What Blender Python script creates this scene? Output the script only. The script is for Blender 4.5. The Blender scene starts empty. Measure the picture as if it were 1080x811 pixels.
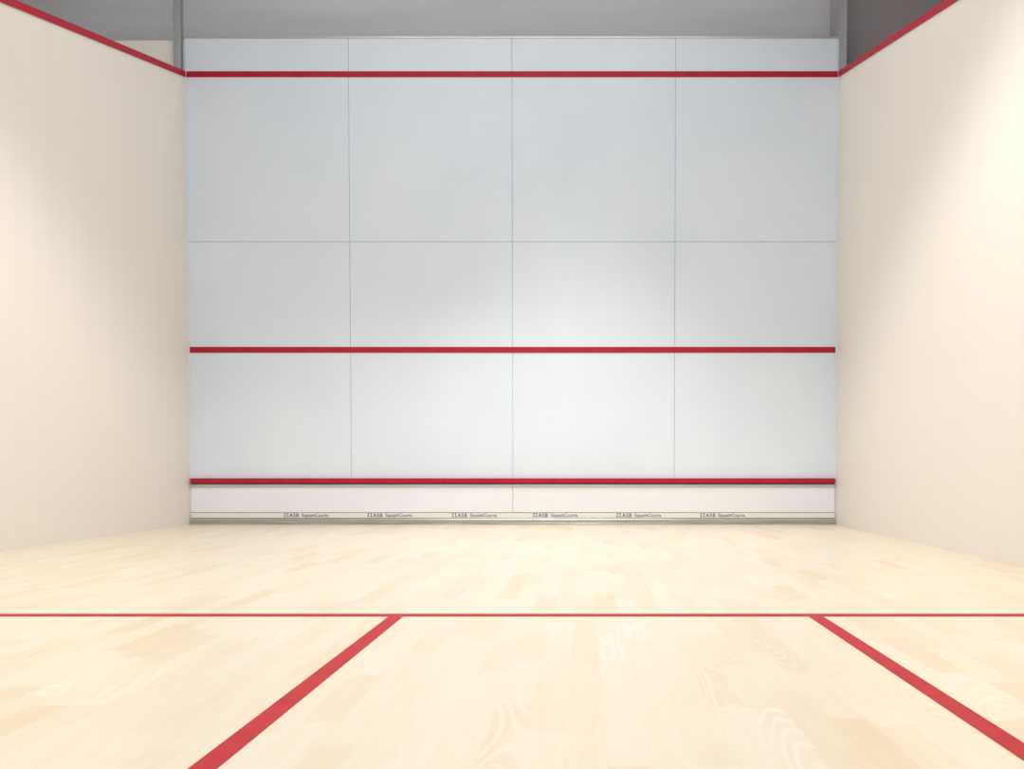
import bpy, bmesh, math
from mathutils import Vector, Matrix
S=bpy.context.scene
S.view_settings.view_transform='Standard'
S.view_settings.look='None'
S.view_settings.exposure=0
S.view_settings.gamma=1

def lin(c):
    return tuple([(v/255/12.92 if v/255<=0.04045 else ((v/255+0.055)/1.055)**2.4) for v in c])+(1,)

def mat(name,col,rough=0.6,metal=0.0,spec=0.3):
    m=bpy.data.materials.new(name); m.use_nodes=True
    b=m.node_tree.nodes['Principled BSDF']
    b.inputs['Base Color'].default_value=lin(col)
    b.inputs['Roughness'].default_value=rough
    b.inputs['Metallic'].default_value=metal
    b.inputs['Specular IOR Level'].default_value=spec
    return m,m.node_tree,b

def noisy(name,c1,c2,scale=(3,3,3),rough=0.6,metal=0.0,spec=0.3,bump=0.0,nscale=2.0,detail=4):
    m,nt,b=mat(name,c1,rough,metal,spec)
    N=nt.nodes; L=nt.links
    tc=N.new('ShaderNodeTexCoord'); mp=N.new('ShaderNodeMapping'); mp.inputs['Scale'].default_value=scale
    no=N.new('ShaderNodeTexNoise'); no.inputs['Scale'].default_value=nscale; no.inputs['Detail'].default_value=detail
    cr=N.new('ShaderNodeValToRGB'); cr.color_ramp.elements[0].position=0.3; cr.color_ramp.elements[1].position=0.7
    cr.color_ramp.elements[0].color=lin(c1); cr.color_ramp.elements[1].color=lin(c2)
    L.new(tc.outputs['Object'],mp.inputs['Vector']); L.new(mp.outputs[0],no.inputs['Vector'])
    L.new(no.outputs['Fac'],cr.inputs[0]); L.new(cr.outputs[0],b.inputs['Base Color'])
    return m

def add_box(bm,x0,x1,y0,y1,z0,z1,mi=0):
    vs=[bm.verts.new(p) for p in [(x0,y0,z0),(x1,y0,z0),(x1,y1,z0),(x0,y1,z0),(x0,y0,z1),(x1,y0,z1),(x1,y1,z1),(x0,y1,z1)]]
    for f in [(0,3,2,1),(4,5,6,7),(0,1,5,4),(1,2,6,5),(2,3,7,6),(3,0,4,7)]:
        fc=bm.faces.new([vs[i] for i in f]); fc.material_index=mi
def prism_x(bm,x0,x1,pts,mi=0):
    a=[bm.verts.new((x0,y,z)) for y,z in pts]; b=[bm.verts.new((x1,y,z)) for y,z in pts]
    n=len(pts)
    fs=[bm.faces.new(a),bm.faces.new(b[::-1])]
    for i in range(n):
        fs.append(bm.faces.new([a[i],b[i],b[(i+1)%n],a[(i+1)%n]]))
    for f in fs: f.material_index=mi
def prism_z(bm,z0,z1,pts,mi=0):
    a=[bm.verts.new((x,y,z0)) for x,y in pts]; b=[bm.verts.new((x,y,z1)) for x,y in pts]
    n=len(pts)
    bm.faces.new(a[::-1]); bm.faces.new(b)
    for i in range(n): bm.faces.new([a[i],a[(i+1)%n],b[(i+1)%n],b[i]])
def finish(bm,name,mats,bevel=0,origin=None,**props):
    bmesh.ops.recalc_face_normals(bm,faces=bm.faces)
    if bevel: bmesh.ops.bevel(bm,geom=list(bm.edges),offset=bevel,segments=2,affect='EDGES',profile=0.5)
    me=bpy.data.meshes.new(name)
    if origin:
        for v in bm.verts: v.co-=Vector(origin)
    bm.to_mesh(me); bm.free()
    for m in mats: me.materials.append(m)
    o=bpy.data.objects.new(name,me); S.collection.objects.link(o)
    if origin: o.location=origin
    for k,v in props.items(): o[k]=v
    return o

# ---------------- materials ----------------
panel=noisy('white_panel',(214,224,235),(220,229,239),scale=(1,1,1),rough=0.42,spec=0.3,nscale=1.2)
seam,_,_=mat('seam_backing',(200,212,226),0.8)  # pale blue-grey backing that shows in the panel gaps
tinmat=noisy('tin_white',(228,230,238),(232,234,241),scale=(1,1,3),rough=0.45,nscale=2)
alu=noisy('brushed_aluminium',(168,168,166),(206,206,202),scale=(0.6,10,60),rough=0.35,metal=0.5,spec=0.5,nscale=3)
alu_b=noisy('streaked_aluminium',(142,141,138),(196,194,188),scale=(0.8,12,80),rough=0.35,metal=0.6,spec=0.5,nscale=3)  # grey streaks with stronger contrast than the other rails
alu_l=noisy('light_aluminium',(222,220,218),(236,234,231),scale=(0.6,10,60),rough=0.4,metal=0.1,spec=0.5,nscale=3)
dark,_,_=mat('dark_groove',(96,94,94),0.7)
ink,_,_=mat('black_ink',(24,26,32),0.6)
red=noisy('red_line_paint',(164,18,44),(180,26,52),scale=(2,2,2),rough=0.5,nscale=3)
redfloor=noisy('red_floor_paint',(180,40,48),(192,52,56),scale=(2,2,2),rough=0.55,spec=0.15,nscale=5)
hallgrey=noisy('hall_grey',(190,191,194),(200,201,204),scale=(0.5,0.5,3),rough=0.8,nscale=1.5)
halldim=noisy('hall_painted_dim',(152,145,148),(164,156,158),scale=(1,1,1),rough=0.8,nscale=2)  # weak light on the hall's right side put into this darker colour
cream=noisy('cream_panel',(246,241,230),(248,244,235),scale=(1,1,1),rough=0.6,nscale=2)
steel=noisy('post_steel',(160,164,168),(178,182,186),scale=(6,6,0.6),rough=0.4,metal=0.2,nscale=3)

def sidewall():
    m,nt,b=mat('cream_side_wall',(240,228,214),0.5,0,0.3)
    N=nt.nodes;L=nt.links
    tc=N.new('ShaderNodeTexCoord'); mp=N.new('ShaderNodeMapping'); mp.inputs['Scale'].default_value=(1,6,0.1)
    no=N.new('ShaderNodeTexNoise'); no.inputs['Scale'].default_value=1.6; no.inputs['Detail'].default_value=4
    cr=N.new('ShaderNodeValToRGB'); cr.color_ramp.elements[0].position=0.25; cr.color_ramp.elements[1].position=0.75
    cr.color_ramp.elements[0].color=lin((233,226,218)); cr.color_ramp.elements[1].color=lin((235,229,222))
    L.new(tc.outputs['Object'],mp.inputs['Vector']);L.new(mp.outputs[0],no.inputs['Vector']);L.new(no.outputs['Fac'],cr.inputs[0]);L.new(cr.outputs[0],b.inputs['Base Color'])
    return m
side=sidewall()

def floormat():
    m,nt,b=mat('maple_parquet',(240,220,190),0.3,0,0.5)
    N=nt.nodes;L=nt.links
    def M(op,a,c=None,d=None):
        n=N.new('ShaderNodeMath'); n.operation=op
        for i,v in enumerate((a,c,d)):
            if v is None: continue
            if isinstance(v,(int,float)): n.inputs[i].default_value=v
            else: L.new(v,n.inputs[i])
        return n.outputs[0]
    tc=N.new('ShaderNodeTexCoord'); sp=N.new('ShaderNodeSeparateXYZ'); L.new(tc.outputs['Object'],sp.inputs[0])
    x,y=sp.outputs[0],sp.outputs[1]
    W=0.085; LN=0.46
    xs=M('DIVIDE',x,W); col=M('FLOOR',xs); fx=M('FRACT',xs)
    wn=N.new('ShaderNodeTexWhiteNoise'); wn.noise_dimensions='1D'; L.new(col,wn.inputs['W'])
    ys=M('ADD',M('DIVIDE',y,LN),M('MULTIPLY',wn.outputs['Value'],7.3)); row=M('FLOOR',ys); fy=M('FRACT',ys)
    cb=N.new('ShaderNodeCombineXYZ'); L.new(col,cb.inputs[0]); L.new(row,cb.inputs[1])
    w2=N.new('ShaderNodeTexWhiteNoise'); w2.noise_dimensions='2D'; L.new(cb.outputs[0],w2.inputs['Vector'])
    r=w2.outputs['Value']
    cr=N.new('ShaderNodeValToRGB'); e=cr.color_ramp.elements
    e[0].position=0; e[0].color=lin((236,224,204)); e[1].position=1; e[1].color=lin((228,209,178))
    k=e.new(0.6); k.color=lin((234,221,199)); k=e.new(0.88); k.color=lin((232,216,191))
    L.new(r,cr.inputs[0])
    off=N.new('ShaderNodeVectorMath'); off.operation='MULTIPLY_ADD'
    off.inputs[1].default_value=(37,37,37)
    L.new(w2.outputs['Color'],off.inputs[0]); L.new(tc.outputs['Object'],off.inputs[2])
    mp=N.new('ShaderNodeMapping'); mp.inputs['Scale'].default_value=(16,1.6,1); L.new(off.outputs[0],mp.inputs[0])
    no=N.new('ShaderNodeTexNoise'); no.inputs['Scale'].default_value=3; no.inputs['Detail'].default_value=6; L.new(mp.outputs[0],no.inputs[0])
    mp2=N.new('ShaderNodeMapping'); mp2.inputs['Scale'].default_value=(7,1.0,1); L.new(off.outputs[0],mp2.inputs[0])
    n2=N.new('ShaderNodeTexNoise'); n2.inputs['Scale'].default_value=0.9; n2.inputs['Detail'].default_value=0.5; L.new(mp2.outputs[0],n2.inputs[0])
    rings=M('MAXIMUM',M('SINE',M('MULTIPLY',n2.outputs['Fac'],150)),0)
    sepc=N.new('ShaderNodeSeparateColor'); L.new(w2.outputs['Color'],sepc.inputs[0])
    rmask=M('MULTIPLY',M('GREATER_THAN',sepc.outputs[1],0.88),rings)
    mx=N.new('ShaderNodeMix'); mx.data_type='RGBA'; mx.blend_type='MULTIPLY'
    L.new(M('MULTIPLY',M('SUBTRACT',no.outputs['Fac'],0.3),0.7),mx.inputs[0]); L.new(cr.outputs[0],mx.inputs[6]); mx.inputs[7].default_value=lin((240,228,210))
    mx2=N.new('ShaderNodeMix'); mx2.data_type='RGBA'
    L.new(M('MULTIPLY',rmask,0.28),mx2.inputs[0]); L.new(mx.outputs[2],mx2.inputs[6]); mx2.inputs[7].default_value=lin((252,247,238))
    ex=M('LESS_THAN',fx,0.02); ey=M('LESS_THAN',fy,0.004); j=M('MULTIPLY',M('MAXIMUM',ex,ey),0.08)
    mx3=N.new('ShaderNodeMix'); mx3.data_type='RGBA'
    L.new(j,mx3.inputs[0]); L.new(mx2.outputs[2],mx3.inputs[6]); mx3.inputs[7].default_value=lin((205,175,135))
    L.new(mx3.outputs[2],b.inputs['Base Color'])
    return m
wood=floormat()

# ---------------- room shell ----------------
W=3.2; TOP=4.76
bm=bmesh.new(); add_box(bm,-6,6,-10.6,1.2,-0.12,0)
finish(bm,'floor',[wood],kind='structure')
bm=bmesh.new()
add_box(bm,-W-0.02,W+0.02,0.008,0.14,0,TOP-0.01,1)
g=0.003
xs=[-3.2,-1.6,0,1.6,3.2]; zs=[0.0,2.784,TOP]
for i in range(4):
    for j in range(2):
        add_box(bm,xs[i]+g,xs[i+1]-g,0.0,0.0079,zs[j]+(g if j else 0),zs[j+1]-(g if j==0 else 0),0)
finish(bm,'wall_front',[panel,seam],kind='structure')
def topz(y): return 4.44+0.25*y
for nm,x0,x1 in (('wall_left',-W-0.14,-W),('wall_right',W,W+0.14)):
    bm=bmesh.new()
    prism_x(bm,x0,x1,[(-9.75,0),(-0.0,0),(-0.0,topz(0)),(-9.75,topz(-9.75))])
    finish(bm,nm,[side],kind='structure')
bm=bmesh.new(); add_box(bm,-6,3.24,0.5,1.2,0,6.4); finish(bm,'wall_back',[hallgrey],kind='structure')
bm=bmesh.new(); add_box(bm,3.24,6,0.2,1.2,0,6.4); finish(bm,'wall_back_dim',[halldim],kind='structure')  # dimly lit section of the hall wall, its dimness painted in
bm=bmesh.new(); add_box(bm,-6,-W-0.02,0.03,0.13,0,TOP-0.01); finish(bm,'wall_wing',[cream],kind='structure')
bm=bmesh.new(); add_box(bm,-6,6,-10.6,1.2,6.4,6.5); finish(bm,'ceiling',[hallgrey],kind='structure')
bm=bmesh.new(); add_box(bm,-6.1,-6,-10.6,1.2,0,6.4); finish(bm,'wall_hall_left',[cream],kind='structure')
bm=bmesh.new(); add_box(bm,6,6.1,-10.6,1.2,0,6.4); finish(bm,'wall_hall_right',[halldim],kind='structure')
bm=bmesh.new(); add_box(bm,-W,W,-0.006,0.14,TOP-0.005,TOP+0.015); finish(bm,'trim_1',[alu],kind='structure')
for n,x in ((2,-W),(3,W)):
    bm=bmesh.new(); s=1 if x<0 else -1
    add_box(bm,min(x,x+s*0.014),max(x,x+s*0.014),-0.008,0,0.0,4.38); finish(bm,'trim_%d'%n,[panel],kind='structure')

for x,l in ((-3.255,'grey steel corner post beside the cream panel'),(3.225,'grey steel corner post beside the dark hall wall')):
    bm=bmesh.new(); a=0.036; t=0.008; y0=-0.045; y1=0.03-0.001
    pts=[(x-a,y0),(x+a,y0),(x+a,y0+t),(x+t,y0+t),(x+t,y1-t),(x+a,y1-t),(x+a,y1),(x-a,y1),(x-a,y1-t),(x-t,y1-t),(x-t,y0+t),(x-a,y0+t)]
    prism_z(bm,4.445,6.4,pts)
    finish(bm,'corner_post',[steel],origin=(x,0,4.445),label=l,category='post',group='steel corner posts')

# ---------------- tin board ----------------
tb=bpy.data.objects.new('tin_board',None); S.collection.objects.link(tb); tb.location=(0,-0.02,0)
tb['label']='white metal tin board with aluminium rails along the front wall base'; tb['category']='tin board'
def part(bm,name,mats,**p):
    o=finish(bm,name,mats,**p); o.parent=tb; o.matrix_parent_inverse=Matrix.Translation((0,0.02,0)); return o
X0=-W+0.016;X1=W-0.016
bm=bmesh.new()
for a,b in ((X0,-0.002),(0.002,X1)): add_box(bm,a,b,-0.020,-0.001,0.125,0.375)
part(bm,'board_panel',[tinmat])
bm=bmesh.new(); prism_x(bm,X0,X1,[(-0.001,0.375),(-0.034,0.375),(-0.036,0.380),(-0.036,0.392),(-0.03,0.398),(-0.001,0.410)])
part(bm,'top_rail',[alu],label='thin aluminium top rail')
bm=bmesh.new(); add_box(bm,X0,X1,-0.026,-0.001,0.062,0.125); part(bm,'lettering_strip',[alu_l],label='pale aluminium strip carrying lettering')
bm=bmesh.new(); add_box(bm,X0,X1,-0.028,-0.0262,0.118,0.122); part(bm,'strip_edge',[dark],label='thin dark edge line')
bm=bmesh.new(); add_box(bm,X0,X1,-0.028,-0.0262,0.060,0.066); part(bm,'strip_edge',[dark],label='thin dark edge line')
bm=bmesh.new(); prism_x(bm,X0,X1,[(-0.001,0.0),(-0.05,0.0),(-0.05,0.008),(-0.034,0.02),(-0.034,0.048),(-0.028,0.060),(-0.001,0.060)])
part(bm,'bottom_rail',[alu_b],label='brushed aluminium bottom rail')
def text(body,x,z,size,bold=0,sp=1.0):
    c=bpy.data.curves.new('t','FONT'); c.body=body; c.size=size; c.extrude=0.0004; c.offset=bold; c.space_character=sp
    o=bpy.data.objects.new('t',c); S.collection.objects.link(o); bpy.context.view_layer.update()
    me=bpy.data.meshes.new_from_object(o); bpy.data.objects.remove(o)
    me.transform(Matrix.Translation((x,-0.0268,z))@Matrix.Rotation(math.pi/2,4,'X'))
    return me
for k,px in enumerate((300,388,477,562,650,738)):
    x=(px-618)/951*8.95+0.724
    bm=bmesh.new()
    for q in (0,0.028):
        add_box(bm,x+q,x+q+0.020,-0.0272,-0.0262,0.106,0.111); add_box(bm,x+q,x+q+0.020,-0.0272,-0.0262,0.075,0.080)
        add_box(bm,x+q+0.007,x+q+0.013,-0.0272,-0.0262,0.080,0.106)
    part(bm,'emblem',[ink],label='small black double bar emblem')
    bm=bmesh.new()
    bm.from_mesh(text('ASB',x+0.056,0.074,0.053,0.0003,1.12))
    part(bm,'lettering',[ink],label='bold black lettering ASB')
    bm=bmesh.new()
    bm.from_mesh(text('SquashCourts',x+0.180,0.077,0.046,0.0002,1.02))
    part(bm,'lettering',[ink],label='black lettering SquashCourts')

# ---------------- red lines ----------------
def cl(bm,label,mt,org,bevel=0):
    finish(bm,'court_line',[mt],bevel=bevel,origin=org,label=label,category='court line')
for z0,z1,l in ((1.697,1.753,'red service line painted across white front wall'),(4.382,4.437,'red out line near top of white front wall')):
    bm=bmesh.new(); add_box(bm,-W+0.015,W-0.015,-0.006,0.0,z0,z1); cl(bm,l,red,(0,0,(z0+z1)/2))
bm=bmesh.new(); add_box(bm,-W+0.015,W-0.015,-0.04,0,0.411,0.458)
cl(bm,'red strip on top of the tin board',red,(0,0,0.435),0.003)
for x,s,l in ((-W,1,'cream wall, pale panel behind'),(W,-1,'cream wall, dark hall behind')):
    bm=bmesh.new(); a=x+s*0.0006; b=x+s*0.008
    prism_x(bm,min(a,b),max(a,b),[(-0.008,topz(0)-0.058),(-0.008,topz(0)-0.002),(-9.7,topz(-9.7)-0.002),(-9.7,topz(-9.7)-0.058)])
    cl(bm,'sloping red out line atop '+l,red,(x,-4.85,3.2))
def fl(x0,x1,y0,y1,label):
    bm=bmesh.new(); add_box(bm,x0,x1,y0,y1,0.0,0.0015)
    cl(bm,label,redfloor,((x0+x1)/2,(y0+y1)/2,0))
SY=-5.49
fl(-W+.005,W-.005,SY-0.03,SY+0.03,'red short line painted across wooden floor')
fl(-0.027,0.027,-9.7,SY-0.03,'red half court line painted along wooden floor')
fl(1.573,1.627,SY-1.66,SY-0.03,'red service box side line on wooden floor')
fl(1.573,W-.005,SY-1.714,SY-1.66,'red service box back line on wooden floor')

# ---------------- lights ----------------
def spot(x,y,z,power,ang,blend,col,rad=0.25):
    l=bpy.data.lights.new('court_spot','SPOT'); l.energy=power; l.spot_size=math.radians(ang); l.spot_blend=blend; l.color=col; l.shadow_soft_size=rad
    o=bpy.data.objects.new('court_spot',l); o.location=(x,y,z); S.collection.objects.link(o)
spot(0.1,-5.0,5.6,640,116,0.35,(1,0.97,0.91))
spot(0.55,-1.9,5.6,110,72,0.5,(1,0.98,0.92))
spot(0.6,-1.3,5.6,300,54,0.75,(1,0.98,0.89),0.3)
def area(x,y,z,sx,sy,power,col,rot=(0,0,0)):
    l=bpy.data.lights.new('fill_light','AREA'); l.shape='RECTANGLE'; l.size=sx; l.size_y=sy; l.energy=power; l.color=col  # added fill lights without fixtures
    o=bpy.data.objects.new('fill_light',l); o.location=(x,y,z); o.rotation_euler=rot; S.collection.objects.link(o)
area(0,-5.0,6.3,5,7,185,(0.94,0.97,1))  # soft ambient fill added over the court
area(0,0.25,6.3,9,0.4,32,(0.95,0.97,1))  # fill added to lighten the hall behind the front wall
w=bpy.data.worlds.new('w'); S.world=w; w.use_nodes=True
w.node_tree.nodes['Background'].inputs[0].default_value=(0.96,0.98,1,1)
w.node_tree.nodes['Background'].inputs[1].default_value=0.82

# ---------------- camera ----------------
c=bpy.data.cameras.new('cam'); co=bpy.data.objects.new('cam',c); S.collection.objects.link(co)
co.location=(0.724,-8.94,0.57); co.rotation_euler=(math.radians(90-1.69),0,0)
c.sensor_width=36; c.sensor_fit='HORIZONTAL'; c.lens=951/1080*36
c.shift_x=-78/1080; c.shift_y=115/1080; c.clip_start=0.05
S.camera=co
